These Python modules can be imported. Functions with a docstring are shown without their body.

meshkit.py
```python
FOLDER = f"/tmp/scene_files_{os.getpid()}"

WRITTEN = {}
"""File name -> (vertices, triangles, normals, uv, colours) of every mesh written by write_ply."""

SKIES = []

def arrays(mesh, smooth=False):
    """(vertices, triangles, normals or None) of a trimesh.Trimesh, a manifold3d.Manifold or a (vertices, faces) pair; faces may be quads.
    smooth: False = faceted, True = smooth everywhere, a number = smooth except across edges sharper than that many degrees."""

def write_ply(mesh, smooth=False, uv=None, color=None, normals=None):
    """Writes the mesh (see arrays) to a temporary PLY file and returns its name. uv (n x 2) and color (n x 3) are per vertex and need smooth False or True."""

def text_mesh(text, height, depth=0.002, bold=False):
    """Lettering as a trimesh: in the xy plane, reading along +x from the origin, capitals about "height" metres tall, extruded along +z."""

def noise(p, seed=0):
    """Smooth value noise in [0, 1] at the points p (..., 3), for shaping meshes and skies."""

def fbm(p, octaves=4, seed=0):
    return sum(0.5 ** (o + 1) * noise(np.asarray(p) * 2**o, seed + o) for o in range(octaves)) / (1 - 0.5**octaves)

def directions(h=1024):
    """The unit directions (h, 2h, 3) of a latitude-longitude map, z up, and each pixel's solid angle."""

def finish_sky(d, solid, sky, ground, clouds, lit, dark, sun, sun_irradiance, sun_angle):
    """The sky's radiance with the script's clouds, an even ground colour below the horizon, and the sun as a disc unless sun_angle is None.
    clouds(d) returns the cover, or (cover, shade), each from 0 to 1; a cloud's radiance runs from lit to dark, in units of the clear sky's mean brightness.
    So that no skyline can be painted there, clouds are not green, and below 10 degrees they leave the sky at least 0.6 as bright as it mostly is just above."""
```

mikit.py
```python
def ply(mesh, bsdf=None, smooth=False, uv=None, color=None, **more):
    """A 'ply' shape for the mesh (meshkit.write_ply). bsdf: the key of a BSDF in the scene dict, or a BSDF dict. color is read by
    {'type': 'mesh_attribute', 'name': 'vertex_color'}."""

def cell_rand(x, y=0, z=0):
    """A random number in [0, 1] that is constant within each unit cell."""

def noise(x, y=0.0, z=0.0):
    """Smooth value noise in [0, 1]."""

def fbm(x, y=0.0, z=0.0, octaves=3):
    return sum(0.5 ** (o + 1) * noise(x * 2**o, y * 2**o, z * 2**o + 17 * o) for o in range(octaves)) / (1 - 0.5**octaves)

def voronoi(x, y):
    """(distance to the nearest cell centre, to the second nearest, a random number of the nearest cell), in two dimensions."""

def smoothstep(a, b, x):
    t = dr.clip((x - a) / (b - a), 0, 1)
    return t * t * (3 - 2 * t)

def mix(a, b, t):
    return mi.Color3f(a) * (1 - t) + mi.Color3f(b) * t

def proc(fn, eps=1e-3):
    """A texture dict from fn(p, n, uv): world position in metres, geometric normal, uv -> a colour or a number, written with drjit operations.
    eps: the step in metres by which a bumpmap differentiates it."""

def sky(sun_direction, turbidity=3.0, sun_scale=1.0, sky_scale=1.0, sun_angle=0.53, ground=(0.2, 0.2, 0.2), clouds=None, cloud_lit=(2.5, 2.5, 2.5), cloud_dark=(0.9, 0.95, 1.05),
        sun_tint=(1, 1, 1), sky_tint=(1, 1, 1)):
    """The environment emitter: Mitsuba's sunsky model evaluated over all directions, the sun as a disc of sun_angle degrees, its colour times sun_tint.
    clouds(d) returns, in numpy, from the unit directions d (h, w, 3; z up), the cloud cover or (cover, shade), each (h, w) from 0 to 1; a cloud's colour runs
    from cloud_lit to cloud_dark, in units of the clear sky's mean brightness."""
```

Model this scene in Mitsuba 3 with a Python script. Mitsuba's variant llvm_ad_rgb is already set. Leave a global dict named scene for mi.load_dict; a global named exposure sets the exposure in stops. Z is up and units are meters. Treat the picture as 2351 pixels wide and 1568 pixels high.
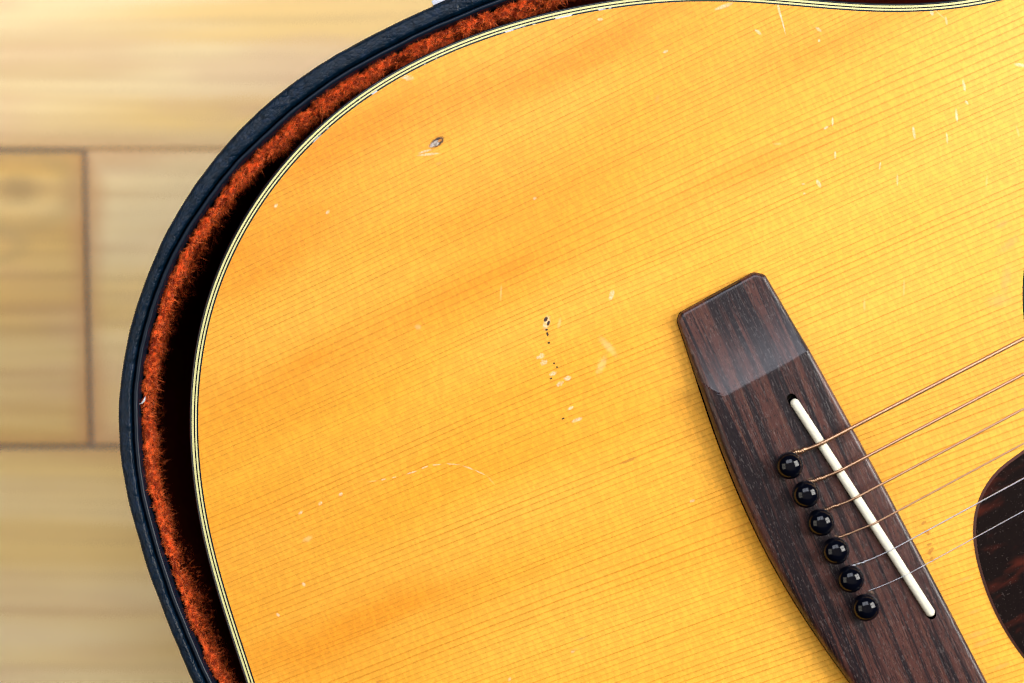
import math
import numpy as np
import drjit as dr
import mitsuba as mi
import trimesh
import shapely
from shapely.geometry import Polygon, LineString, Point
from scipy.interpolate import splprep, splev
from scipy.spatial import Delaunay
import mikit
import meshkit

T = mi.ScalarTransform4f
scene, labels = {}, {}
MM = 0.001
TOP = 0.118            # the guitar's top and the rim of the case stand 118 mm above the floor
CAM = 0.52             # the lens above the guitar's top

# ------------------------------------------------------------------ camera, lamps, exposure
exposure = -0.34
scene['camera'] = {
    'type': 'thinlens', 'fov': 36.8, 'fov_axis': 'x', 'aperture_radius': 0.0082, 'focus_distance': CAM - 0.002,
    'near_clip': 0.05, 'far_clip': 20.0,
    'to_world': T().look_at(origin=[0, 0, TOP + CAM], target=[0, 0, 0], up=[0, 1, 0]),
}


def lamp_frame(az, el, dist):
    a, e = math.radians(az), math.radians(el)
    o = np.array([math.cos(a) * math.cos(e), math.sin(a) * math.cos(e), math.sin(e)]) * dist + [0.05, 0, TOP]
    return T().look_at(origin=o.tolist(), target=[0.05, 0, TOP], up=[0, 0, 1])


def lamp(name, az, el, dist, panes, rgb, label):
    """A window, or a fill light built like one: panes are rectangles (x0, x1, y0, y1) in its own plane, in metres."""
    v, f = [], []
    for x0, x1, y0, y1 in panes:
        k = len(v)
        v += [[x0, y0, 0], [x1, y0, 0], [x1, y1, 0], [x0, y1, 0]]
        f += [[k, k + 1, k + 2], [k, k + 2, k + 3]]
    scene[name] = mikit.ply((np.array(v, float), np.array(f)), {'type': 'diffuse', 'reflectance': {'type': 'rgb', 'value': 0.1}},
                            to_world=lamp_frame(az, el, dist), emitter={'type': 'area', 'radiance': {'type': 'rgb', 'value': rgb}})
    labels[name] = {'label': label, 'category': 'window'}


lamp('window', 16, 37, 1.12, [(-0.33, -0.018, -0.35, 0.35), (0.018, 0.33, -0.35, 0.35)], [18, 17.3, 16.2],
     'bright two pane window right of the guitar, outside the frame')
lamp('window_001', 100, 57, 2.1, [(-0.8, -0.03, -0.55, 0.55), (0.03, 0.8, -0.55, 0.55)], [6.3, 6.5, 7.3],
     'bluish wide window beyond the top of the frame')
lamp('window_002', 188, 42, 2.6, [(-0.9, -0.03, -0.7, 0.7), (0.03, 0.9, -0.7, 0.7)], [3.1, 2.85, 2.35],  # added fill for the shaded floor, standing in for room bounce
     'dim fill light added far left of the guitar, outside the frame')
scene['ceiling_bounce'] = {'type': 'rectangle', 'to_world': T().translate([0.5, 0.5, 2.6]).rotate([1, 0, 0], 180).scale([2.0, 2.0, 1]),  # added emitting panel, stands in for light bounced off a ceiling
                    'bsdf': {'type': 'diffuse', 'reflectance': {'type': 'rgb', 'value': 0.7}},
                    'emitter': {'type': 'area', 'radiance': {'type': 'rgb', 'value': [0.11, 0.11, 0.115]}}}
labels['ceiling_bounce'] = {'kind': 'structure'}

# ------------------------------------------------------------------ frames and helpers (mm; z = 0 is the guitar's top)
U = np.array([0.88148, 0.47222])                    # along the strings, towards the neck
V = np.array([-0.47222, 0.88148])                   # towards the bass side
C0 = np.array([104.3, -64.41])                      # middle of the row of bridge pins


def G(a, b, z=0.0):
    """Guitar coordinates (along, across, up) in mm -> world metres."""
    a, b, z = np.broadcast_arrays(np.asarray(a, float), np.asarray(b, float), np.asarray(z, float))
    return np.stack([(C0[0] + a * U[0] + b * V[0]) * MM, (C0[1] + a * U[1] + b * V[1]) * MM, TOP + z * MM], -1)


def add(key, mesh, bsdf, smooth=False, label=None, **kw):
    scene[key] = mikit.ply(mesh, bsdf, smooth, **kw)
    if label:
        labels[key] = {'label': label}
    return key


USED = {}


def num(base):
    n = USED.get(base, -1) + 1
    USED[base] = n
    return base if n == 0 else f'{base}_{n:03d}'


def smooth_curve(pts, n, s=0.25, closed=True):
    p = np.array(pts, float)
    if closed:
        p = np.vstack([p, p[:1]])
    tck, _ = splprep(p.T, s=s * len(p), per=closed)
    q = np.array(splev(np.linspace(0, 1, n * 4 + 1), tck)).T
    d = np.r_[0, np.cumsum(np.hypot(*np.diff(q, axis=0).T))]
    t = np.linspace(0, d[-1], n + 1)[:-1] if closed else np.linspace(0, d[-1], n)
    return np.stack([np.interp(t, d, q[:, 0]), np.interp(t, d, q[:, 1])], -1)


def normals_in(q):
    """Inward unit normals of a closed counter-clockwise curve."""
    t = np.roll(q, -1, 0) - np.roll(q, 1, 0)
    t /= np.linalg.norm(t, axis=1, keepdims=True)
    return np.stack([-t[:, 1], t[:, 0]], -1)


def ccw(q):
    x, y = q.T
    return q if np.sum(x * np.roll(y, -1) - y * np.roll(x, -1)) > 0 else q[::-1]


def sweep(q, nrm, prof, close_profile=False, rows=None):
    """prof: list of (inset, z), each a number or an array along the curve -> mesh in world metres."""
    rings = []
    for n_, z_ in prof:
        n_, z_ = np.broadcast_to(np.asarray(n_, float), len(q)), np.broadcast_to(np.asarray(z_, float), len(q))
        p = q + nrm * n_[:, None]
        rings.append(G(p[:, 0], p[:, 1], z_))
    N, K = len(q), len(rings)
    v = np.concatenate(rings)
    i = np.arange(N)
    j = (i + 1) % N
    f = []
    for k in range(K if close_profile else K - 1):
        a, b = k * N, ((k + 1) % K) * N
        f += [np.stack([a + i, a + j, b + j], 1), np.stack([a + i, b + j, b + i], 1)]
    return trimesh.Trimesh(v, np.vstack(f), process=False)


def plate(poly, z0, z1):
    """Flat plate from a shapely polygon in guitar mm."""
    m = trimesh.creation.extrude_polygon(poly, z1 - z0, engine='earcut')
    v = np.array(m.vertices)
    return trimesh.Trimesh(G(v[:, 0], v[:, 1], v[:, 2] + z0), m.faces, process=False)


def relief(poly, zfun, step, wall):
    """Height field over a polygon (guitar mm), with walls down to "wall" along every boundary."""
    rings = [np.array(r.segmentize(step).coords)[:-1] for r in [poly.exterior, *poly.interiors]]
    x0, y0, x1, y1 = poly.bounds
    gx, gy = np.meshgrid(np.arange(x0, x1, step), np.arange(y0, y1, step))
    p = np.stack([gx.ravel(), gy.ravel()], -1)
    inside = shapely.contains_xy(poly, p[:, 0], p[:, 1])
    p = p[inside]
    d = shapely.distance(shapely.points(p), poly.boundary)
    p = p[d > 0.35 * step]
    q = np.vstack([*rings, p])
    tri = Delaunay(q).simplices
    c = q[tri].mean(1)
    tri = tri[shapely.contains_xy(poly, c[:, 0], c[:, 1])]
    e1, e2 = q[tri[:, 1]] - q[tri[:, 0]], q[tri[:, 2]] - q[tri[:, 0]]
    flip = e1[:, 0] * e2[:, 1] - e1[:, 1] * e2[:, 0] < 0
    tri[flip] = tri[flip][:, ::-1]
    dist = shapely.distance(shapely.points(q), poly.exterior)
    z = zfun(q[:, 0], q[:, 1], dist)
    vs, fs = [G(q[:, 0], q[:, 1], z)], [tri]
    at, n0 = 0, len(q)
    for r in rings:
        n = len(r)
        i = np.arange(n)
        j = (i + 1) % n
        vs += [G(r[:, 0], r[:, 1], z[at:at + n]), G(r[:, 0], r[:, 1], wall)]
        a, b = n0 + i, n0 + n + i
        aj, bj = n0 + j, n0 + n + j
        fs += [np.stack([a, b, bj], 1), np.stack([a, bj, aj], 1)]
        at += n
        n0 += 2 * n
    return trimesh.Trimesh(np.vstack(vs), np.vstack(fs), process=False)


def tube(path, rad, sides=10):
    """path (n,3) world metres, rad metres (n) -> tube mesh."""
    t = np.gradient(path, axis=0)
    t /= np.linalg.norm(t, axis=1, keepdims=True)
    up = np.array([0, 0, 1.0])
    x = np.cross(t, up)
    x /= np.linalg.norm(x, axis=1, keepdims=True)
    y = np.cross(x, t)
    a = np.arange(sides) / sides * 2 * np.pi
    rad = np.broadcast_to(np.asarray(rad, float), (len(path), sides) if np.ndim(rad) == 2 else (len(path),))
    r2 = rad if rad.ndim == 2 else np.repeat(rad[:, None], sides, 1)
    v = path[:, None] + r2[..., None] * (np.cos(a)[None, :, None] * x[:, None] + np.sin(a)[None, :, None] * y[:, None])
    n = len(path)
    i, k = np.meshgrid(np.arange(n - 1), np.arange(sides), indexing='ij')
    k2 = (k + 1) % sides
    a_, b_, c_, d_ = i * sides + k, i * sides + k2, (i + 1) * sides + k2, (i + 1) * sides + k
    f = np.concatenate([np.stack([a_, c_, b_], -1).reshape(-1, 3), np.stack([a_, d_, c_], -1).reshape(-1, 3)])
    return trimesh.Trimesh(v.reshape(-1, 3), f, process=False)


# ------------------------------------------------------------------ materials
def rgb(*v):
    return {'type': 'rgb', 'value': list(v)}


noise, fbm, sstep, mix, cell = mikit.noise, mikit.fbm, mikit.smoothstep, mikit.mix, mikit.cell_rand


def guitar_ab(p):
    x, y = p.x * 1000 - float(C0[0]), p.y * 1000 - float(C0[1])
    return x * float(U[0]) + y * float(U[1]), x * float(V[0]) + y * float(V[1])


def gauss(t, w):
    return dr.exp(-dr.square(t / w))


# dents, chips, scratches and stains of the top: x, y (mm from the middle of the picture's ground), half length, half width, angle, kind
PALE, DARK, RUST, SMUDGE, FAINT, GREY = range(6)
MARKS = []


def mark(px, py, l, w, ang, kind):
    MARKS.append(((px - 1175.5) / 6.8, (784 - py) / 6.8, l / 6.8, w / 6.8, math.radians(ang), kind))


for m_ in [(1003, 326, 18, 9, 33, DARK), (997, 330, 12, 5.5, 30, GREY), (1010, 322, 5, 3, 30, RUST), (983, 354, 24, 2.6, 6, PALE), (976, 347, 15, 2.2, 16, PALE), (1007, 375, 5, 3, 10, SMUDGE),
           (935, 178, 12, 6, -10, PALE), (1378, 44, 6, 3, 0, PALE), (752, 487, 5, 3.5, 45, PALE), (633, 472, 5, 3.5, 45, PALE), (1228, 455, 4, 3, 30, PALE),
           (1528, 118, 6, 3, 20, PALE), (1510, 225, 8, 4, 70, SMUDGE), (1255, 741, 15, 7, 75, PALE), (1253, 733, 6, 4, 60, DARK), (1259, 742, 6, 3, 70, DARK),
           (1255, 757, 3, 2.5, 0, DARK), (1257, 767, 5, 2.5, 100, DARK), (1260, 787, 3, 2.6, 0, DARK), (1242, 818, 9, 5, 25, PALE), (1248, 832, 7, 6, 40, PALE),
           (1270, 858, 8.5, 4.5, 25, PALE), (1304, 868, 8, 5, 15, PALE), (1286, 881, 8, 4.5, 30, PALE), (1310, 937, 7, 3, 30, PALE), (1325, 964, 12, 4, 22, PALE),
           (1293, 961, 3, 2, 20, DARK), (1272, 834, 2.2, 2, 0, DARK), (1279, 843, 2.2, 2, 0, DARK), (1265, 869, 3, 1.8, 20, DARK), (1404, 678, 12, 5, 72, PALE),
           (1284, 742, 9, 3, 75, FAINT), (1396, 795, 22, 7, -48, FAINT), (1381, 838, 18, 7, 65, FAINT), (1150, 672, 14, 2, 88, FAINT), (960, 751, 6, 5, 0, FAINT),
           (735, 1156, 5, 3.5, 40, PALE), (782, 1135, 5, 3.5, 40, PALE), (690, 1177, 6, 3, 40, PALE), (705, 1238, 9, 5, 30, FAINT), (697, 1342, 5, 3.5, -45, PALE),
           (1789, 22, 17, 2.6, -78, PALE), (1797, 50, 26, 1.8, -76, PALE), (1662, 14, 20, 4, 20, PALE), (1741, 73, 9, 3.2, -38, PALE), (1880, 67, 8, 3, -38, PALE),
           (1881, 93, 3, 3, 0, PALE), (2140, 29, 6, 4, -60, PALE), (2173, 47, 9, 2.4, -80, PALE), (2160, 34, 16, 1.5, -40, FAINT), (2344, 149, 14, 4, -10, PALE),
           (2214, 196, 13, 3, -80, PALE), (2220, 235, 5, 3, -50, PALE), (2197, 265, 14, 3, -84, PALE), (2099, 304, 14, 3, -82, PALE), (2175, 317, 12, 2.4, -85, PALE),
           (1912, 279, 10, 2.2, 90, PALE), (1897, 293, 6, 2.6, 30, PALE), (1786, 330, 8, 2, 0, FAINT), (1918, 355, 8, 2.4, 90, PALE), (2021, 380, 8, 2, 80, PALE),
           (2061, 412, 12, 2, 90, PALE), (1880, 421, 9, 4, -60, PALE), (1845, 422, 4, 2, 0, PALE), (1847, 444, 3, 2, 0, PALE), (2266, 417, 10, 2, 85, FAINT), (2337, 300, 10, 2, -75, FAINT),
           (2076, 660, 16, 2, 88, FAINT), (1985, 700, 12, 2, 90, FAINT), (2137, 1265, 10, 5, 50, RUST), (2139, 1285, 6, 4, 80, RUST), (2128, 1222, 8, 5, -30, RUST), (2122, 1200, 6, 3, 40, RUST),
           (2134, 1250, 7, 3, 20, RUST), (2243, 1456, 22, 6, 20, SMUDGE), (2258, 1476, 20, 5, 22, SMUDGE), (2300, 1530, 18, 4, 20, SMUDGE), (2236, 1405, 14, 3, 20, SMUDGE), (2215, 1330, 14, 3, 20, SMUDGE),
           (2318, 560, 24, 7, 40, SMUDGE), (2310, 640, 26, 9, 80, SMUDGE), (2295, 690, 22, 12, 10, SMUDGE), (1590, 1150, 6, 3, 20, PALE), (2300, 515, 14, 6, 30, SMUDGE),
           (1335, 1467, 10, 3, 20, SMUDGE), (1442, 1058, 20, 3, 22, RUST), (1318, 1493, 7, 3.4, 15, SMUDGE), (1315, 1497, 4, 2, 15, PALE), (530, 773, 3, 1.6, 20, RUST),
           (880, 1101, 6, 1.6, 12, PALE), (905, 1096, 5, 1.4, 12, PALE), (945, 1085, 12, 1.5, 17, PALE), (975, 1073, 8, 1.6, 22, PALE), (1002, 1067, 10, 1.5, 5, PALE), (1040, 1066, 14, 1.3, -5, PALE),
           (1075, 1074, 12, 1.6, -20, PALE), (1102, 1085, 12, 1.4, -25, PALE), (1128, 1104, 10, 1.3, -50, FAINT), (855, 1105, 8, 1.4, 8, FAINT), (1170, 1560, 5, 3, 60, PALE), (870, 1565, 8, 2, 20, RUST), (638, 1412, 5, 3, -40, PALE)]:
    mark(*m_)
MARK_COLOR = {PALE: (0.84, 0.72, 0.55), DARK: (0.045, 0.022, 0.012), RUST: (0.50, 0.19, 0.02), SMUDGE: (0.50, 0.31, 0.10), FAINT: (0.90, 0.62, 0.28), GREY: (0.48, 0.42, 0.36)}
MARK_AMOUNT = {PALE: 0.44, DARK: 1.0, RUST: 0.75, SMUDGE: 0.36, FAINT: 0.35, GREY: 0.85}


# broad darker clouds in the wood, drawn out along the grain: x, y, half length, half width in mm
CLOUDS = [(-52, 70, 38, 9), (8, 52, 34, 12), (-85, 30, 30, 14), (28, 98, 46, 8), (115, 106, 50, 8), (-70, -12, 32, 11), (-10, 20, 40, 7), (-50, -95, 50, 10), (80, 58, 30, 5)]


def grain_phase(x, y):
    c = (y - 0.435 * x) / (1 + 0.0006 * x) + 0.15 * noise(x * 0.07, y * 0.05, 2.0)
    w = noise(x * 0.012, c * 0.04, 3.0) * 1.5 + noise(c * 0.06, 7.0) * 5.0
    return c, c / 1.85 + w * 0.5


def spruce(p, n, uv):
    x, y = p.x * 1000, p.y * 1000
    c, t = grain_phase(x, y)
    k = dr.floor(t)
    f = t - k                                                # 0..1 over one year's ring
    strength = 0.42 + 0.58 * cell(k, 5)
    along = noise(x * 0.05 + k * 3.7, k * 1.3)
    late = sstep(0.30, 0.86, f) * 0.22 + gauss(f - 0.88, 0.095) * (0.55 + 0.4 * along + 0.3 * noise(x * 1.1 - y * 0.3, k * 3.1)) + gauss(f - 1.04, 0.05) * 0.15
    fine = noise(x * 0.55, c * 5.2, 1.0)
    speck = noise(x * 3.0, y * 3.0, 4.0)
    silk = sstep(0.35, 0.8, noise((x * 0.91 + y * 0.41) * 1.25, c * 0.42, 9.0)) - 0.4
    band = fbm(x * 0.010, c * 0.055, 2.0)
    zone = sstep(0.2, 0.8, band * 0.8 + 0.2 * noise(x * 0.02, c * 0.3, 8.0))
    blot = sstep(0.2, 0.8, fbm(x * 0.011 + 3.0, c * 0.026 + 1.0, 6.0))
    ga, gb = guitar_ab(p)
    amber = 0.72 * dr.maximum(sstep(-60, -215, ga), sstep(125, 215, gb) * 0.8) * (0.4 + 0.6 * band)     # deeper towards tail and edge: light falloff painted into the wood colour
    for mx, my, l, w in CLOUDS:
        dx, dy = x - mx, y - my
        q = dr.square((dx * 0.91 + dy * 0.41) / l) + dr.square((dy * 0.91 - dx * 0.41) / w)
        amber += 0.75 * dr.exp(-q) * (0.55 + 0.9 * (noise(x * 0.06, c * 0.16, mx) - 0.2))
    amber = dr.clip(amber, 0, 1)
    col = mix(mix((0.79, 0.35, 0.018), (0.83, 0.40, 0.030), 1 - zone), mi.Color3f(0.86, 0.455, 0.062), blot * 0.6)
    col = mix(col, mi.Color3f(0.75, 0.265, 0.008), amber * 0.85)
    col = mix(col, mi.Color3f(0.63, 0.215, 0.006), dr.clip(late * strength, 0, 1) * 0.88)
    col *= 0.88 + 0.10 * fine + 0.12 * speck + 0.105 * silk
    flake = sstep(0.3, 0.75, noise(x * 2.4 + y, y * 2.4, 15.0))
    for mx, my, l, w, ang, kind in MARKS:
        dx, dy = x - mx, y - my
        ca, sa = math.cos(ang), math.sin(ang)
        r = dr.sqrt(dr.square((dx * ca + dy * sa) / l) + dr.square((dy * ca - dx * sa) / w))
        edge = (0.2 if kind == DARK else 0.45) * (noise(x * 1.9 + mx, y * 1.9, my) - 0.5) if kind in (FAINT, SMUDGE, RUST) or w > 0.6 else 0.0
        soft = 0.75 if kind in (FAINT, SMUDGE) else 0.3
        amt = (1 - sstep(1 - soft, 1 + soft, r + edge * 1.6)) * MARK_AMOUNT[kind]
        if kind in (PALE, GREY):
            amt *= 0.55 + 0.6 * flake
        col = mix(col, mi.Color3f(*MARK_COLOR[kind]), amt)
    return col


def spruce_bump(p, n, uv):
    x, y = p.x * 1000, p.y * 1000
    c, t = grain_phase(x, y)
    f = t - dr.floor(t)
    h = 0.25 * gauss(f - 0.88, 0.12) + 0.35 * noise(x * 0.7 - y * 0.1, y * 0.5, 2.0) + 0.2 * noise(x * 2.2, y * 2.2, 6.0)
    return h


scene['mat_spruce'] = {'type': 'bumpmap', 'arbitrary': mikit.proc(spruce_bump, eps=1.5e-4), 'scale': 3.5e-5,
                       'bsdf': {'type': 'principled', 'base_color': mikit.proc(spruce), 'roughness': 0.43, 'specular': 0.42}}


def rosewood(p, n, uv):
    x, y = p.x * 1000, p.y * 1000
    s, q = -0.395 * x + 0.919 * y, 0.919 * x + 0.395 * y         # along and across the stripes
    qq = q + 1.6 * noise(s * 0.03, q * 0.12, 2.0)
    stripe = fbm(qq * 0.55, s * 0.018, 1.0)
    thin = noise(qq * 2.4, s * 0.05, 5.0) * 0.6 + 0.4 * noise(qq * 6.0, s * 0.12, 5.0)
    big = noise(qq * 0.16, s * 0.01, 8.0)
    dark = sstep(0.42, 0.64, stripe * 0.62 + big * 0.2 + 0.18 * noise(qq * 3.0, s * 0.06, 21.0))
    col = mix((0.066, 0.022, 0.018), (0.007, 0.0035, 0.007), dark)
    col = mix(col, mi.Color3f(0.13, 0.056, 0.032), sstep(0.62, 0.8, thin) * (1 - dark) * 0.4)
    pore = sstep(0.66, 0.80, noise(q * 5.5, s * 0.7, 3.0))
    fleck = sstep(0.74, 0.88, noise(q * 5.0, s * 0.8, 13.0))
    col = mix(col, mi.Color3f(0.012, 0.008, 0.010), pore * 0.75)
    col = mix(col, mi.Color3f(0.24, 0.20, 0.19), fleck * 0.18)
    a, b = guitar_ab(p)
    for pa, pb in ((0, 26.66), (0, 15.78), (0, 5.23), (0, -5.33), (0, -15.89), (0, -26.45)):
        rr = dr.sqrt(dr.square((a - pa - 3.4) / 1.7) + dr.square((b - pb - 2.3) / 1.1)) + 0.9 * (noise(a * 1.7, b * 1.7, 31.0) - 0.5)
        col = mix(col, mi.Color3f(0.30, 0.20, 0.13), (1 - sstep(0.8, 1.5, rr)) * 0.45 * sstep(0.45, 0.7, noise(a * 1.3, b * 1.3, 41.0)))
        col = mix(col, mi.Color3f(0.006, 0.004, 0.003), 1 - sstep(0.4, 1.0, rr))
    return col


def rosewood_bump(p, n, uv):
    x, y = p.x * 1000, p.y * 1000
    s, q = -0.395 * x + 0.919 * y, 0.919 * x + 0.395 * y
    return -sstep(0.66, 0.8, noise(q * 3.4, s * 0.45, 3.0)) + 0.4 * noise(q * 2.0, s * 0.3, 1.0)


scene['mat_rosewood'] = {'type': 'bumpmap', 'arbitrary': mikit.proc(rosewood_bump, eps=1.2e-4), 'scale': 3e-5,
                         'bsdf': {'type': 'principled', 'base_color': mikit.proc(rosewood), 'roughness': 0.345, 'specular': 0.5}}


def black_line(p, n, uv):
    a, b = guitar_ab(p)
    chip_glint = sstep(0.60, 0.70, noise(a * 0.16, b * 0.16, 1.0) * 0.7 + 0.3 * noise(a * 0.9, b * 0.9, 3.0)) * sstep(-120, -90, a) * sstep(186, 192, b)  # chipped lacquer, its bluish white highlight painted into the colour
    return mix((0.006, 0.008, 0.012), (0.55, 0.56, 0.60), chip_glint)


scene['mat_black_binding'] = {'type': 'principled', 'base_color': rgb(0.006, 0.008, 0.011), 'roughness': 0.22, 'specular': 0.5}
scene['mat_black_line'] = {'type': 'principled', 'base_color': mikit.proc(black_line), 'roughness': 0.3, 'specular': 0.4}
scene['mat_cream'] = {'type': 'principled', 'base_color': rgb(0.65, 0.62, 0.28), 'roughness': 0.35, 'specular': 0.4}
scene['mat_mahogany'] = {'type': 'principled', 'base_color': rgb(0.030, 0.012, 0.007), 'roughness': 0.3}
scene['mat_bone'] = {'type': 'principled', 'base_color': rgb(0.72, 0.705, 0.575), 'roughness': 0.4, 'specular': 0.3}
scene['mat_pin'] = {'type': 'principled', 'base_color': rgb(0.0015, 0.002, 0.005), 'roughness': 0.06, 'specular': 0.32}
scene['mat_bronze'] = {'type': 'principled', 'base_color': rgb(0.58, 0.35, 0.21), 'roughness': 0.34, 'metallic': 1.0}
scene['mat_steel'] = {'type': 'principled', 'base_color': rgb(0.60, 0.61, 0.64), 'roughness': 0.25, 'metallic': 1.0}


def tortoise(p, n, uv):
    a, b = guitar_ab(p)
    f = fbm(a * 0.07 + 2, b * 0.22 + 0.3 * noise(a * 0.3, b * 0.3), 5.0, octaves=4)
    m = sstep(0.55, 0.82, f)
    dust = sstep(0.86, 0.92, noise(a * 2.1, b * 2.1, 2.0))
    return mix(mix((0.0045, 0.0018, 0.0022), (0.055, 0.009, 0.005), m), (0.25, 0.2, 0.18), dust * 0.12)


scene['mat_tortoise'] = {'type': 'principled', 'base_color': mikit.proc(tortoise), 'roughness': 0.16, 'specular': 0.4}
scene['mat_guard_edge'] = {'type': 'principled', 'base_color': rgb(0.10, 0.045, 0.040), 'roughness': 0.35}
scene['mat_ebony'] = {'type': 'principled', 'base_color': rgb(0.012, 0.009, 0.008), 'roughness': 0.4}


def vinyl(p, n, uv):
    x, y = p.x * 1000, p.y * 1000
    g = noise(x * 0.9, y * 0.9, 1.0)
    h = sstep(0.55, 0.8, noise(x * 1.7, y * 1.7, 5.0)) * sstep(0.35, 0.6, noise(x * 0.35, y * 0.35, 2.0))
    return mix(mix((0.0005, 0.006, 0.014), (0.0008, 0.011, 0.028), g), (0.003, 0.014, 0.040), h * 0.7)


def vinyl_bump(p, n, uv):
    x, y, z = p.x * 1000, p.y * 1000, p.z * 1000
    f1, f2, _ = mikit.voronoi(x * 0.7 + 0.6 * noise(x, y, 3.0), y * 0.7 + z * 0.5)
    wr = noise(x * 0.35, y * 0.35 + z * 0.2, 4.0)
    return sstep(0.0, 0.35, f2 - f1) * 0.7 + 1.5 * sstep(0.35, 0.65, wr) + 0.6 * noise(x * 2.6, y * 2.6, z * 2.6)


scene['mat_vinyl'] = {'type': 'bumpmap', 'arbitrary': mikit.proc(vinyl_bump, eps=2e-4), 'scale': 1.5e-4,
                      'bsdf': {'type': 'principled', 'base_color': mikit.proc(vinyl), 'roughness': 0.36, 'specular': 0.22}}
scene['mat_piping'] = {'type': 'principled', 'base_color': rgb(0.001, 0.007, 0.018), 'roughness': 0.4, 'specular': 0.3}


def plush(p, n, uv):
    x, y, z = p.x * 1000, p.y * 1000, p.z * 1000
    g = noise(x * 0.6, y * 0.6, z * 0.6)
    h = noise(x * 4.1, y * 4.1, z * 4.1)
    c = mix((0.34, 0.030, 0.005), (0.95, 0.170, 0.028), sstep(0.25, 0.75, noise(x * 0.95, y * 0.95, z * 0.95)))  # shading between clumps of pile is painted in here
    return mix(c, mi.Color3f(0.95, 0.40, 0.18), sstep(0.68, 0.9, h) * 0.7)


scene['mat_plush'] = {'type': 'twosided', 'bsdf': {'type': 'principled', 'base_color': mikit.proc(plush), 'roughness': 0.6, 'specular': 0.25, 'sheen': 0.4}}
scene['mat_plush_base'] = {'type': 'diffuse', 'reflectance': rgb(0.075, 0.009, 0.004)}  # same red plush darkened: the shade deep in the gap is in the colour
scene['mat_nickel'] = {'type': 'principled', 'base_color': rgb(0.42, 0.43, 0.45), 'roughness': 0.3, 'metallic': 1.0}
scene['mat_white_lint'] = {'type': 'twosided', 'bsdf': {'type': 'diffuse', 'reflectance': rgb(0.55, 0.55, 0.60)}}

# ------------------------------------------------------------------ the floor: boards 123 mm wide
ROW, EDGE = 123.0, 79.2                                     # board width, a joint's position across, in mm
SKEW = -0.0236
JOINT = -174.5                                              # the butt joint beside the case


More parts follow.
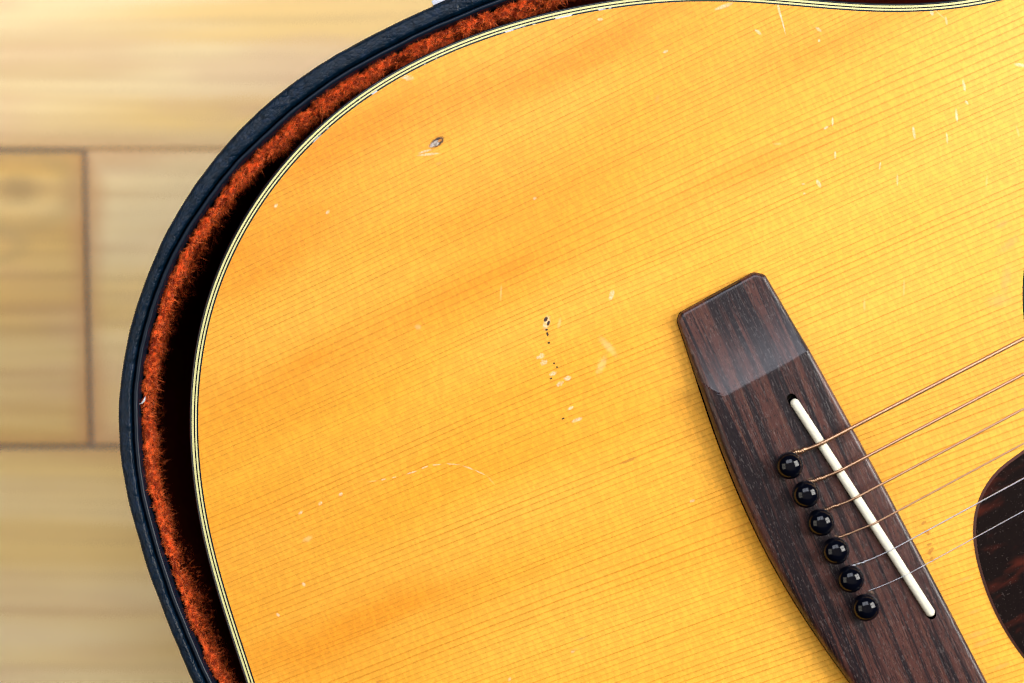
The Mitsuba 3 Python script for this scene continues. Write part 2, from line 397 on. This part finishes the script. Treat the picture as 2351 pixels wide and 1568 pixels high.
def floor_wood(p, n, uv):
    x, y = p.x * 1000, p.y * 1000
    r = dr.floor((y - EDGE) / ROW)
    mid = dr.select(dr.abs(r + 1) < 0.5, mi.Float(1), mi.Float(0))
    xj = JOINT + SKEW * (y + 43.8)
    leftb = mid * (1 - sstep(-0.5, 0.5, x - xj))
    seed = r * 7.3 + leftb * 3.1
    w = y + 6 * noise(x * 0.008, y * 0.03, seed)
    g1 = fbm(w * 0.05, x * 0.004, seed)
    g2 = noise(w * 0.55, x * 0.012, seed + 4)
    g3 = noise(w * 0.22, x * 0.010, seed + 9)
    col = mix((0.81, 0.56, 0.21), (0.86, 0.67, 0.36), sstep(0.32, 0.68, g1))
    col = mix(col, mi.Color3f(0.56, 0.34, 0.13), sstep(0.45, 0.9, g3) * 0.4)
    col = mix(col, mi.Color3f(0.47, 0.29, 0.12), sstep(0.45, 0.95, g2) * 0.25)
    col = mix(col, col * mi.Color3f(0.90, 0.82, 0.64), leftb)
    col = mix(col, mi.Color3f(0.64, 0.40, 0.24), sstep(0.5, 0.8, fbm(x * 0.012, y * 0.05, seed + 30)) * 0.5)
    # oiled, stained edges of the boards
    e = (y - EDGE) / ROW - r
    d = dr.minimum(e, 1 - e) * ROW
    stain = (1 - sstep(1.0, 11.0, d + 6 * noise(x * 0.03, r))) * 0.5
    dj = dr.abs(x - xj)
    stain = dr.maximum(stain, mid * (1 - sstep(1.0, 13.0, dj + 4 * noise(y * 0.05, 1.0))) * 0.75)
    col = mix(col, mi.Color3f(0.58, 0.30, 0.12), stain)
    # a knot and the grain that bends round it
    for kx, ky, kl, kw in ((-205, 63, 9, 6), (-225, 40, 8, 3)):
        q = dr.sqrt(dr.square((x - kx) / kl) + dr.square((y - ky) / kw))
        col = mix(col, mi.Color3f(0.27, 0.17, 0.07), (1 - sstep(0.2, 1.6, q)) * 0.5)
        col = mix(col, mi.Color3f(0.48, 0.33, 0.13), gauss(q - 2.6, 0.7) * 0.4)
    return col


scene['mat_floor'] = {'type': 'principled', 'base_color': mikit.proc(floor_wood), 'roughness': 0.42, 'specular': 0.4}
scene['mat_subfloor'] = {'type': 'diffuse', 'reflectance': rgb(0.23, 0.195, 0.165)}
rng = np.random.default_rng(5)
Z_FLOOR = -118.0
GAP = 1.7


def board(x0, x1, y0, y1):
    g, ch, h = GAP / 2, 0.7, 10.0
    x0, x1, y0, y1 = x0 + g, x1 - g, y0 + g, y1 - g
    def ring(i, z):
        return [[x0 + i, y0 + i, z], [x1 - i, y0 + i, z], [x1 - i, y1 - i, z], [x0 + i, y1 - i, z]]
    v = np.array(ring(0, -h) + ring(0, -ch) + ring(ch, 0), float)
    v[:, 2] += Z_FLOOR
    v[:, 0] += np.where(np.abs(v[:, 0] - JOINT) < 3, SKEW * (v[:, 1] + 43.8), 0)
    v = v * MM + [0, 0, TOP]
    f = [[8, 9, 10], [8, 10, 11]]
    for k in range(2):
        for i in range(4):
            j = (i + 1) % 4
            f += [[k * 4 + i, k * 4 + j, k * 4 + 4 + j], [k * 4 + i, k * 4 + 4 + j, k * 4 + 4 + i]]
    return v, np.array(f)


sub = trimesh.creation.box(bounds=[[-1.5, -1.5, TOP + (Z_FLOOR - 12) * MM], [1.5, 1.5, TOP + (Z_FLOOR - 1.6) * MM]])
add('floor', sub, 'mat_subfloor')
labels['floor'] = {'kind': 'structure', 'label': 'pale wooden floor of wide boards with dark joints'}
for r in range(-12, 12):
    y0 = EDGE + r * ROW
    if r == -1:
        cuts = [-1480, -820, JOINT, 560, 1180, 1480]
    elif r in (0, -2):
        cuts = [-1480, -640 - 90 * r, 240 - 60 * r, 980, 1480]
    else:
        cuts = [-1480]
        while cuts[-1] < 1480:
            nx = cuts[-1] + rng.uniform(450, 900)
            cuts.append(1480 if nx > 1250 else nx)
    for x0, x1 in zip(cuts[:-1], cuts[1:]):
        add(num('floor__plank'), board(x0, x1, y0, y0 + ROW + (1.1 if r == -1 and x0 == JOINT else 0)), 'mat_floor')

# ------------------------------------------------------------------ the guitar's body
HALF = [(-201.5, 0), (-200.6, 16), (-198.2, 31), (-194.6, 46.5), (-193.1, 61.0), (-189.3, 81.2), (-184.1, 100.6), (-177.7, 118.4), (-172.3, 130.1), (-164.9, 143.3),
        (-155.3, 156.4), (-144.4, 168.3), (-131.3, 180.0), (-120.7, 187.0), (-108.3, 193.1), (-94.2, 198.4), (-78.4, 202.4), (-65, 204.6), (-53.1, 205.6), (-34.4, 205.2),
        (-13.2, 202.1), (6.9, 197.1), (21.5, 192.2), (35.4, 186.8), (55.5, 176.8), (68.8, 169.6), (90.3, 156.4), (107.3, 145.7), (116, 141), (124.9, 136.7), (131.7, 134.2),
        (141.8, 131.4), (160, 129.5), (185, 131), (215, 137.5), (250, 144), (280, 144), (305, 137), (325, 122), (338, 100), (344, 70), (345.5, 35), (345.5, 0)]
outline = ccw(smooth_curve(HALF + [(a, -b) for a, b in HALF[-2:0:-1]], 1000, s=0.12))
NRM = normals_in(outline)
body_poly = Polygon(outline)


def inset(d):
    return Polygon(outline + NRM * d)


HOLE = Point(170, 0).buffer(51, 64)
BIND = 3.1
top_poly = inset(BIND).difference(HOLE)
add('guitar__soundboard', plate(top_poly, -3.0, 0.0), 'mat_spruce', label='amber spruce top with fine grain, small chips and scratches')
labels['guitar'] = {'label': 'old acoustic guitar with an amber spruce top lying in the open case', 'category': 'guitar'}
add('guitar__binding', sweep(outline, NRM, [(0.35, -7), (0, -6), (0, -0.7), (0.1, -0.3), (0.35, -0.04), (0.7, 0.03), (0.93, 0.03), (0.93, -2.5)]), 'mat_black_binding', True,
    label='black outer binding with two cream lines inside it')


def strip(n0, n1, z):
    return sweep(outline, NRM, [(n0, -2.5), (n0, z), (n1, z), (n1, -2.5)])


add('guitar__binding__cream_line', strip(0.93, 1.60, 0.03), 'mat_cream')
add('guitar__binding__black_line', strip(1.60, 2.03, 0.02), 'mat_black_binding')
add('guitar__binding__cream_line_001', strip(2.03, 2.58, 0.03), 'mat_cream')
add('guitar__binding__black_line_001', strip(2.58, 3.1, 0.02), 'mat_black_line', label='innermost black line with chipped lacquer and painted pale highlights along the upper edge')
add('guitar__side', sweep(outline, NRM, [(0.4, -7), (0.4, -98), (3, -98)]), 'mat_mahogany')
add('guitar__back', plate(inset(0.6), -100.5, -98), 'mat_mahogany')
# rosette: black ring, cream lines
for i, (r0, r1, m_) in enumerate([(79.5, 81.7, 'mat_black_binding'), (78, 79.5, 'mat_cream'), (72, 78, 'mat_black_binding'), (70.5, 72, 'mat_cream'), (60, 62, 'mat_black_binding')]):
    add('guitar__rosette' if i == 0 else num('guitar__rosette__ring'), plate(Point(170, 0).buffer(r1, 96).difference(Point(170, 0).buffer(r0, 96)), -0.5, 0.06), m_)

# ------------------------------------------------------------------ pickguard
PG = [(95, -2), (82, -5.5), (73.0, -8.2), (64.3, -9.2), (59.3, -10.9), (53.3, -14.5), (48.9, -19.0), (45.6, -24), (42.7, -31.0), (40.6, -38.4), (39.6, -45), (39.1, -52), (39.2, -61.1), (40.3, -69.6),
      (44, -83), (52, -97), (66, -108), (90, -117), (125, -118), (160, -112), (200, -105), (238, -101), (247, -92), (240, -76), (228, -60)]
arc = [(170 + 86 * math.cos(t), 86 * math.sin(t)) for t in np.radians(np.linspace(-46, -178, 40))]
guard_poly = Polygon(smooth_curve(PG, 240, s=0.05, closed=False).tolist() + arc).buffer(0)
inner_guard = guard_poly.buffer(-0.75)
add('guitar__pickguard', plate(inner_guard, 0.0, 0.95), 'mat_tortoise', label='dark red brown tortoiseshell pickguard')
add('guitar__pickguard__bevelled_edge', relief(guard_poly.difference(guard_poly.buffer(-0.72)), lambda a, b, d: 0.2 + 0.72 * np.clip(d / 0.7, 0, 1), 0.6, -0.05), 'mat_guard_edge')

# ------------------------------------------------------------------ bridge
right = [(24.6, 60), (24.9, 40), (25.1, 20), (25.2, 0)]
BR = [(-7.2, 88.0), (8, 88.2), (21.2, 88.3), (24.1, 85.8), (24.4, 78), (24.6, 60), (24.9, 40), (25.1, 20), (25.2, 0)]
BL = [(-19.6, 0), (-19.3, 12), (-18.6, 27), (-17.3, 41), (-15.0, 53), (-12.8, 64), (-11.3, 74), (-10.0, 82), (-9.4, 86)]
bl_curve = smooth_curve([(a, -b) for a, b in BL[::-1]][:-1] + BL, 160, s=0.06, closed=False)
pts = [(a, b) for a, b in BR] + [(a, -b) for a, b in BR[-2::-1]] + bl_curve.tolist()
bridge_poly = Polygon(pts).buffer(-2.2).buffer(2.2, 12)
sad0, sad1 = np.array([11.6, 44.0]), np.array([18.5, -39.2])
sdir = (sad1 - sad0) / np.linalg.norm(sad1 - sad0)
slot = LineString([sad0 - sdir * 1.5, sad1 + sdir * 0.7]).buffer(1.6, 10)
saddle_poly = LineString([sad0 + sdir * 0.4, sad1 - sdir * 0.4]).buffer(1.5, 10)


def bridge_z(a, b, d):
    ab = np.abs(b)
    h = np.full_like(a, 8.2)
    wing = np.where(b > 0, b > 56.5 + 7 * np.clip((-a - 6) / 6, 0, 1) ** 2, b < -73)
    t = np.clip((88 - ab) / np.where(b > 0, 31.5, 15), 0, 1)
    h = np.where(wing, 4.0 + 0.5 * t + 3.7 * t ** 2.5, h)
    h = h - 0.0016 * np.clip(a - 8, -40, 40) ** 2 * ~wing * np.clip((np.abs(a - 5) - 12) / 12, 0, 1)
    r = 1.7 + 1.4 * np.clip(-a / 8, 0, 1) * np.clip((84 - ab) / 20, 0, 1)
    k = np.clip(d / r, 0, 1)
    return h - r + r * np.sqrt(np.clip(1 - (1 - k) ** 2, 0, 1))


add('guitar__bridge', relief(bridge_poly.difference(slot), bridge_z, 0.42, 0.0), 'mat_rosewood', 40, label='dark striped rosewood bridge with a scooped wing')
add('guitar__bridge__saddle_slot', plate(slot, 3.6, 4.1), 'mat_ebony')
add('guitar__bridge__saddle', relief(saddle_poly, lambda a, b, d: 10.9 - 1.2 + 1.2 * np.sqrt(1 - (1 - np.clip(d / 1.3, 0, 1)) ** 2) - 0.00045 * (b - 2) ** 2, 0.3, 4.1), 'mat_bone', 40,
    label='white bone saddle under the strings')
PINS = [(-0.13, 26.66), (0.18, 15.78), (0.1, 5.23), (0.03, -5.33), (-0.05, -15.89), (-0.13, -26.45)]
prof = [(0, 7.4), (1.2, 7.25), (2.3, 6.72), (3.2, 5.8), (3.75, 4.6), (3.9, 3.55), (3.7, 2.5), (3.25, 1.7), (2.9, 1.25), (3.1, 1.0), (3.25, 0.7), (3.2, 0.3), (2.8, 0.0), (2.6, -3)]
pc = smooth_curve(prof[:9], 34, s=0.001, closed=False).tolist() + prof[9:]
for (a, b), lift_ in zip(PINS, (0.0, 0.25, -0.15, 0.1, -0.1, 0.3)):
    ang = np.arange(40) / 40 * 2 * np.pi
    v = np.vstack([G(a + r * np.cos(ang), b + r * np.sin(ang), 8.2 + lift_ + z) for r, z in ((max(r * 1.17, 1e-3), z) for r, z in pc)])
    n, K = 40, len(pc)
    i, k = np.meshgrid(np.arange(n), np.arange(K - 1))
    i, k = i.ravel(), k.ravel()
    j = (i + 1) % n
    f = np.vstack([np.stack([k * n + i, (k + 1) * n + i, (k + 1) * n + j], 1), np.stack([k * n + i, (k + 1) * n + j, k * n + j], 1)])
    add(num('guitar__bridge__bridge_pin'), trimesh.Trimesh(v, f, process=False), 'mat_pin', True)

# ------------------------------------------------------------------ strings
STR = [([(2.0, 28.9), (3.4, 29.2), (6.0, 28.8), (8.5, 28.4), (11, 28.1)], 28.0, 20.5, 1.34, 1),
       ([(1.8, 18.0), (3.2, 18.4), (6.5, 17.8), (9.6, 17.5), (12, 17.3)], 17.2, 12.6, 1.06, 1),
       ([(1.8, 7.3), (3.5, 7.6), (7, 7.4), (10.7, 6.9)], 6.8, 5.0, 0.82, 1),
       ([(1.7, -2.9), (3.3, -2.5), (6, -2.9), (9.3, -3.1)], -3.6, -2.5, 0.62, 1),
       ([(1.7, -13.3), (2.6, -12.9), (6, -13.5), (9.6, -13.8)], -14.0, -10.2, 0.44, 0),
       ([(2.0, -23.6), (4.1, -23.0), (7, -23.3), (10.6, -23.5)], -23.7, -17.8, 0.32, 0)]
STRING_LABEL = ['thickest bronze wound string, topmost in the picture', 'second bronze wound string from the top', 'third bronze wound string from the top', 'fourth and thinnest bronze wound string',
                'plain steel string with a twisted end, second from the bottom', 'thinnest plain steel string, lowest in the picture']
srng = np.random.default_rng(11)
for i, (near, b_s, b_n, dia, wound) in enumerate(STR):
    a_s = sad0[0] + (b_s - sad0[1]) / (sad1[1] - sad0[1]) * (sad1[0] - sad0[0])
    zs = 10.9 - 0.00045 * (b_s - 2) ** 2 + dia / 2
    ctrl = [(near[0][0], near[0][1], 6.6)] + [(a, b, 8.3 + dia * 0.6 + (zs - 8.3 - dia * 0.6) * ((a - near[1][0]) / (a_s - near[1][0])) ** 0.9) for a, b in near[1:]] + [(a_s, b_s, zs)]
    ctrl = np.array(ctrl)
    d = np.r_[0, np.cumsum(np.linalg.norm(np.diff(ctrl, axis=0), axis=1))]
    pitch = 0.42 if wound else 0.9
    stp = 0.105
    far = np.array([645.0, b_n, 14.0])
    L1, L2 = d[-1], 200.0
    s1 = np.arange(0, L1, stp)
    p1 = np.stack([np.interp(s1, d, ctrl[:, k]) for k in range(3)], -1)
    s2 = np.concatenate([np.arange(0, L2, stp), np.arange(L2, 640, 6.0)]) if wound else np.concatenate([np.arange(0, 20, 0.3), np.arange(20, 640, 6.0)])
    p2 = ctrl[-1] + (far - ctrl[-1]) * (s2 / 640.0)[:, None]
    p = np.vstack([p1, p2])
    s = np.r_[s1, s2 + L1]
    # a soft bend over the saddle
    tw_end = [7.6, 9.3, 8.2, 7.0, 7.6, 3.2][i]
    twist = np.clip((tw_end - s) / 0.8, 0, 1)
    ang = np.arange(10) / 10 * 2 * np.pi
    r0 = dia / 2
    if wound:
        w_fine = 0.07 * r0 * np.sign(np.clip(L1 + L2 - s, 0, 1)) * (1 - twist)
        fine = np.abs(np.sin(np.pi * s / pitch))[:, None] * w_fine[:, None]
        coarse = np.abs(np.sin(np.pi * s[:, None] / 0.72 + ang[None] * 0.5))
        rad = r0 * (1 - 0.05 * (1 - twist))[:, None] + fine + twist[:, None] * (0.12 * r0 + 0.30 * r0 * coarse)
    else:
        coarse = np.abs(np.sin(np.pi * s[:, None] / 1.5 + ang[None]))
        rad = r0 * (1 + twist[:, None] * (0.1 + 0.95 * coarse))
    wob = twist * 0.22 * r0
    p[:, 1] += wob * np.sin(s * 2.1 + i)
    path = G(p[:, 0], p[:, 1], p[:, 2])
    add(num('guitar__string'), tube(path, rad * MM), 'mat_bronze' if wound else 'mat_steel', True, label=STRING_LABEL[i])

# ------------------------------------------------------------------ neck, fingerboard, headstock: in the case, beyond the picture's edge
fb = Polygon([(232, -28.5), (645, -21.5), (645, 21.5), (232, 28.5)])
add('guitar__fingerboard', plate(fb, 0.1, 6.5), 'mat_ebony')
nm = [(345.5, -27), (645, -21), (645, 21), (345.5, 27)]
add('guitar__neck', plate(Polygon(nm), -20, 0.1), 'mat_mahogany')
add('guitar__headstock', plate(Polygon([(645, -22), (665, -32), (820, -36), (832, -20), (826, 0), (832, 20), (820, 36), (665, 32), (645, 22)]).buffer(-2).buffer(2), -18, -3), 'mat_mahogany')
for k in range(1, 20):
    fa = 22 + 645 - 645 * (1 - 2 ** (-k / 12)) - 22
    if fa > 236:
        hw = 21.5 + (645 - fa) / 413 * 7 - 0.6
        fm = trimesh.creation.box(bounds=[[fa - 1.1, -hw, 6.45], [fa + 1.1, hw, 7.4]])
        v = np.array(fm.vertices)
        add(num('guitar__fingerboard__fret'), (G(v[:, 0], v[:, 1], v[:, 2]), np.array(fm.faces)), 'mat_steel')

# ------------------------------------------------------------------ the case
CH = [(-212.7, 0), (-212.4, 28), (-211.2, 55.4), (-209.8, 72.8), (-207.7, 91.6), (-204.1, 110.2), (-198.6, 129.5), (-193.6, 141.5), (-187.1, 153.5), (-175.7, 168.5), (-164.6, 180.7), (-151.9, 190.5),
      (-139.5, 198.7), (-123.8, 206.8), (-102.5, 214.6), (-86, 218.4), (-71.1, 220.2), (-53.1, 220.6), (-35.9, 219.4), (0, 215), (60, 205), (130, 195), (220, 189), (290, 181), (340, 165),
      (372, 138), (392, 105), (410, 80), (440, 68), (500, 64), (600, 63), (700, 63), (800, 62), (838, 55), (855, 35), (858, 0)]
case = ccw(smooth_curve(CH + [(a, -b) for a, b in CH[-2:0:-1]], 2400, s=0.12))
k0 = int(np.argmin(case[:, 0] + np.abs(case[:, 1]) * 0.02))
case = np.roll(case, -k0, 0)
CN = normals_in(case)
seg = np.hypot(*(np.roll(case, -1, 0) - case).T)
arc_s = np.r_[0, np.cumsum(seg)[:-1]]
arc_s = np.minimum(arc_s, arc_s[-1] + seg[-1] - arc_s)          # from the tail, the same both ways
W = np.interp(arc_s, [0, 100, 145, 180, 210, 235, 263, 300, 340, 3000], [5.4, 5.5, 6.2, 5.7, 5.9, 7.0, 8.0, 7.6, 7.3, 7.0])
x3 = np.stack([case[:, 0], case[:, 1], case[:, 0] * 0], -1)
wob = (meshkit.fbm(x3 * 0.16, 3, seed=3) - 0.5) * 0.55
lift = (meshkit.fbm(x3 * 0.10, 3, seed=8) - 0.5) * 0.5
wp = W + (meshkit.fbm(x3 * 0.12, 3, seed=6) - 0.5) * 0.5
labels['guitar_case'] = {'label': 'open dark blue vinyl guitar case with fuzzy red plush lining on the floor', 'category': 'guitar case'}
add('guitar_case__shell', sweep(case, CN, [(0.3, -117.9), (0, -116), (0, -4), (wob * 0.5, -2.2)]), 'mat_vinyl', True)
add('guitar_case__rim', sweep(case, CN, [(wob * 0.5, -2.2), (0.3 + wob, -0.9 + lift), (0.9 + wob, -0.2 + lift), (1.8 + wob, 0.15 + lift), (wp * 0.5, 0.4 + lift), (wp - 2.3, 0.3 + lift), (wp - 1.8, -0.1 + lift * 0.5),
                                         (wp - 1.4, -1.2), (wp - 1.2, -2.4), (wp - 0.8, -4)]), 'mat_vinyl', True, label='grained dark blue vinyl rim')
pr = 0.8
circ = [(wp + pr * math.cos(t), -0.75 + pr * 1.1 * math.sin(t) + lift * 0.3) for t in np.linspace(np.pi, -0.35 * np.pi, 9)]
add('guitar_case__piping', sweep(case, CN, circ + [(wp + 0.75, -4.5), (wp + 0.8, -9)]), 'mat_piping', True, label='raised blue piping along the inner edge of the rim')
lump = (meshkit.fbm(x3 * 0.045, 3, seed=12) - 0.5) * 2.0
sag = (case[:, 1] > 0) * (2.4 * np.exp(-((arc_s - 82) / 17) ** 2) + 3.2 * np.exp(-((arc_s - 205) / 22) ** 2))      # where the padding hangs loose
bulge = np.interp(arc_s, [0, 200, 270, 420], [0.0, 0.3, 1.3, 1.6])
lin_prof = [(wp + 1.0, -9), (wp + 1.5, -6.0), (wp + 2.0, -4.6), (wp + 2.7, -4.7), (wp + 3.1 + bulge * 0.6 + 0.3 * lump, -6.2), (wp + 3.1 + bulge + 0.8 * lump, -9.5), (wp + 2.9 + bulge + lump + 0.6 * sag, -15), (wp + 2.5 + lump + 1.3 * sag, -36), (wp + 3, -70), (wp + 3, -104), (wp + 12, -104.5)]
add('guitar_case__lining', sweep(case, CN, lin_prof), 'mat_plush_base', True, label='red plush lining of the case wall')
floor_poly = Polygon(case + CN * 7)
add('guitar_case__lining_floor', plate(floor_poly, -106, -104), 'mat_plush_base')

# plush pile: single fibres standing on the lining's upper wall
frng = np.random.default_rng(3)


def mask(c):
    t = np.clip((c - 0.25) / 0.5, 0, 1)
    return t * t * (3 - 2 * t)



def fibres(count, s_lo, s_hi, sgn):
    idx = np.flatnonzero((arc_s >= s_lo) & (arc_s <= s_hi) & (np.sign(case[:, 1]) == sgn))
    ii = frng.choice(idx, count)
    prof_t = np.array([0.6, 1.4, 2.4, 3.4, 4.6, 6.0, 9.0])
    u = frng.beta(1.15, 1.9, count) * 5.6 + 1.0                   # row of the profile, from the top edge down
    P = np.array([[np.broadcast_to(n_, len(case)), np.broadcast_to(z_, len(case))] for n_, z_ in lin_prof])   # rows, 2, N
    k = np.floor(u).astype(int)
    t = u - k
    nz = P[k, :, ii] * (1 - t)[:, None] + P[k + 1, :, ii] * t[:, None]
    dn = P[k + 1, :, ii] - P[k, :, ii]
    dn /= np.linalg.norm(dn, axis=1, keepdims=True)
    out_n, out_z = -dn[:, 1], dn[:, 0]                            # across the profile, towards the open side
    jit = frng.uniform(0, 1, count)[:, None]
    q0, q1, nn = case[ii], case[(ii + 1) % len(case)], CN[ii]
    base2 = q0 * (1 - jit) + q1 * jit + nn * nz[:, :1]
    tang = np.stack([nn[:, 1], -nn[:, 0]], -1)
    clump = meshkit.noise(np.stack([base2[:, 0] * 0.55, base2[:, 1] * 0.55, nz[:, 1] * 0.5], -1), 2)
    cl2 = meshkit.noise(np.stack([base2[:, 0] * 0.3, base2[:, 1] * 0.3, nz[:, 1] * 0.4], -1), 9)
    L = frng.uniform(0.5, 1.05, count) * (0.35 + 1.7 * mask(clump))
    L[frng.uniform(size=count) < 0.012] *= 1.5
    L *= np.clip(1.5 * meshkit.fbm(np.stack([base2[:, 0] * 0.09, base2[:, 1] * 0.09, nz[:, 1] * 0.12], -1), 3, seed=4) + 0.15, 0.25, 1.15)
    L[(clump < 0.36) & (frng.uniform(size=count) < 0.75)] *= 0.25
    worn = meshkit.fbm(np.stack([base2[:, 0] * 0.14, base2[:, 1] * 0.14, nz[:, 1] * 0.16], -1), 3, seed=21)
    L[u < 2.3] *= 0.62
    L[(worn < 0.43 - 0.10 * np.clip((3.2 - u) / 1.5, 0, 1)) & (frng.uniform(size=count) < 0.9)] *= 0.2
    side = (cl2 - 0.5) * 2.2 + frng.normal(0, 0.45, count)
    dn_ = out_n + frng.normal(0, 0.30, count)
    dz_ = out_z + frng.normal(0, 0.30, count) + 0.25
    B = np.column_stack([base2, nz[:, 1]])
    D = np.column_stack([nn * dn_[:, None] + tang * side[:, None], dz_])
    D /= np.linalg.norm(D, axis=1, keepdims=True)
    bend = frng.normal(0, 0.6, (count, 3))
    M = B + D * (L * 0.55)[:, None]
    E = B + (D + bend) * L[:, None]
    wdir = np.cross(D, frng.normal(size=(count, 3)))
    wdir /= np.linalg.norm(wdir, axis=1, keepdims=True)
    hw = frng.uniform(0.07, 0.16, count)[:, None]
    v = np.stack([B - wdir * hw, B + wdir * hw, M - wdir * hw * 0.8, M + wdir * hw * 0.8, E], 1).reshape(-1, 3)
    o = (np.arange(count) * 5)[:, None]
    f = np.concatenate([o + [0, 1, 3], o + [0, 3, 2], o + [2, 3, 4]])
    return G(v[:, 0], v[:, 1], v[:, 2]), f


va, fa_ = fibres(185000, 15, 420, 1)
vb, fb_ = fibres(40000, 0, 420, -1)
add('guitar_case__plush_pile', (np.vstack([va, vb]), np.vstack([fa_, fb_ + len(va)])), 'mat_plush', False)
labels['guitar_case__plush_pile'] = {'kind': 'stuff', 'label': 'fuzzy orange red pile of the plush lining'}

# latch on the outside of the case, at the top of the picture
li = int(np.argmin(np.hypot(case[:, 0] + 31.5, case[:, 1] - 219)))
sgn = 1 if case[(li + 40) % len(case), 0] > case[li, 0] else -1


def latch_piece(s0, s1, n0, n1, z0, z1):
    n = 14
    k = (li + np.round(np.linspace(s0, s1, n) / seg[li] * sgn).astype(int)) % len(case)
    q, nn = case[k], CN[k]
    ring = []
    for nv, zv in ((n0, z0), (n1, z0), (n1, z1), (n0, z1)):
        p = q + nn * nv
        ring.append(G(p[:, 0], p[:, 1], zv))
    v = np.stack(ring, 1).reshape(-1, 3)
    f = []
    for a in range(n - 1):
        for c in range(4):
            d = (c + 1) % 4
            f += [[a * 4 + c, a * 4 + d, a * 4 + 4 + d], [a * 4 + c, a * 4 + 4 + d, a * 4 + 4 + c]]
    e = (n - 1) * 4
    f += [[0, 2, 1], [0, 3, 2], [e, e + 1, e + 2], [e, e + 2, e + 3]]
    m = trimesh.Trimesh(v, np.array(f), process=True)
    m.fix_normals()
    return m


add('guitar_case__latch', latch_piece(0, 42, -1.6, -0.02, -42, -1.2), 'mat_nickel', label='nickel latch on the upper outside of the case')
add('guitar_case__latch__lever', latch_piece(1.2, 40.5, -5.0, -1.65, -38, -3.0), 'mat_nickel')

# a bit of lint on the plush
lp = np.array([[-126.2, -21.2, 0.1], [-125.2, -20.9, 0.7], [-124.4, -20.0, 0.8], [-124.0, -18.6, 0.5]]) + [0, 0, -1.0]
tt = np.linspace(0, 3, 13)
lp = np.stack([np.interp(tt, range(4), lp[:, k]) for k in range(3)], -1)
add('lint', tube(lp * MM + [0, 0, TOP], np.interp(tt, [0, 1.2, 2.2, 3], [0.1, 0.3, 0.42, 0.05]) * MM, 6), 'mat_white_lint', True)
labels['lint'] = {'label': 'tiny curl of white lint caught on the red plush at the left', 'category': 'lint'}
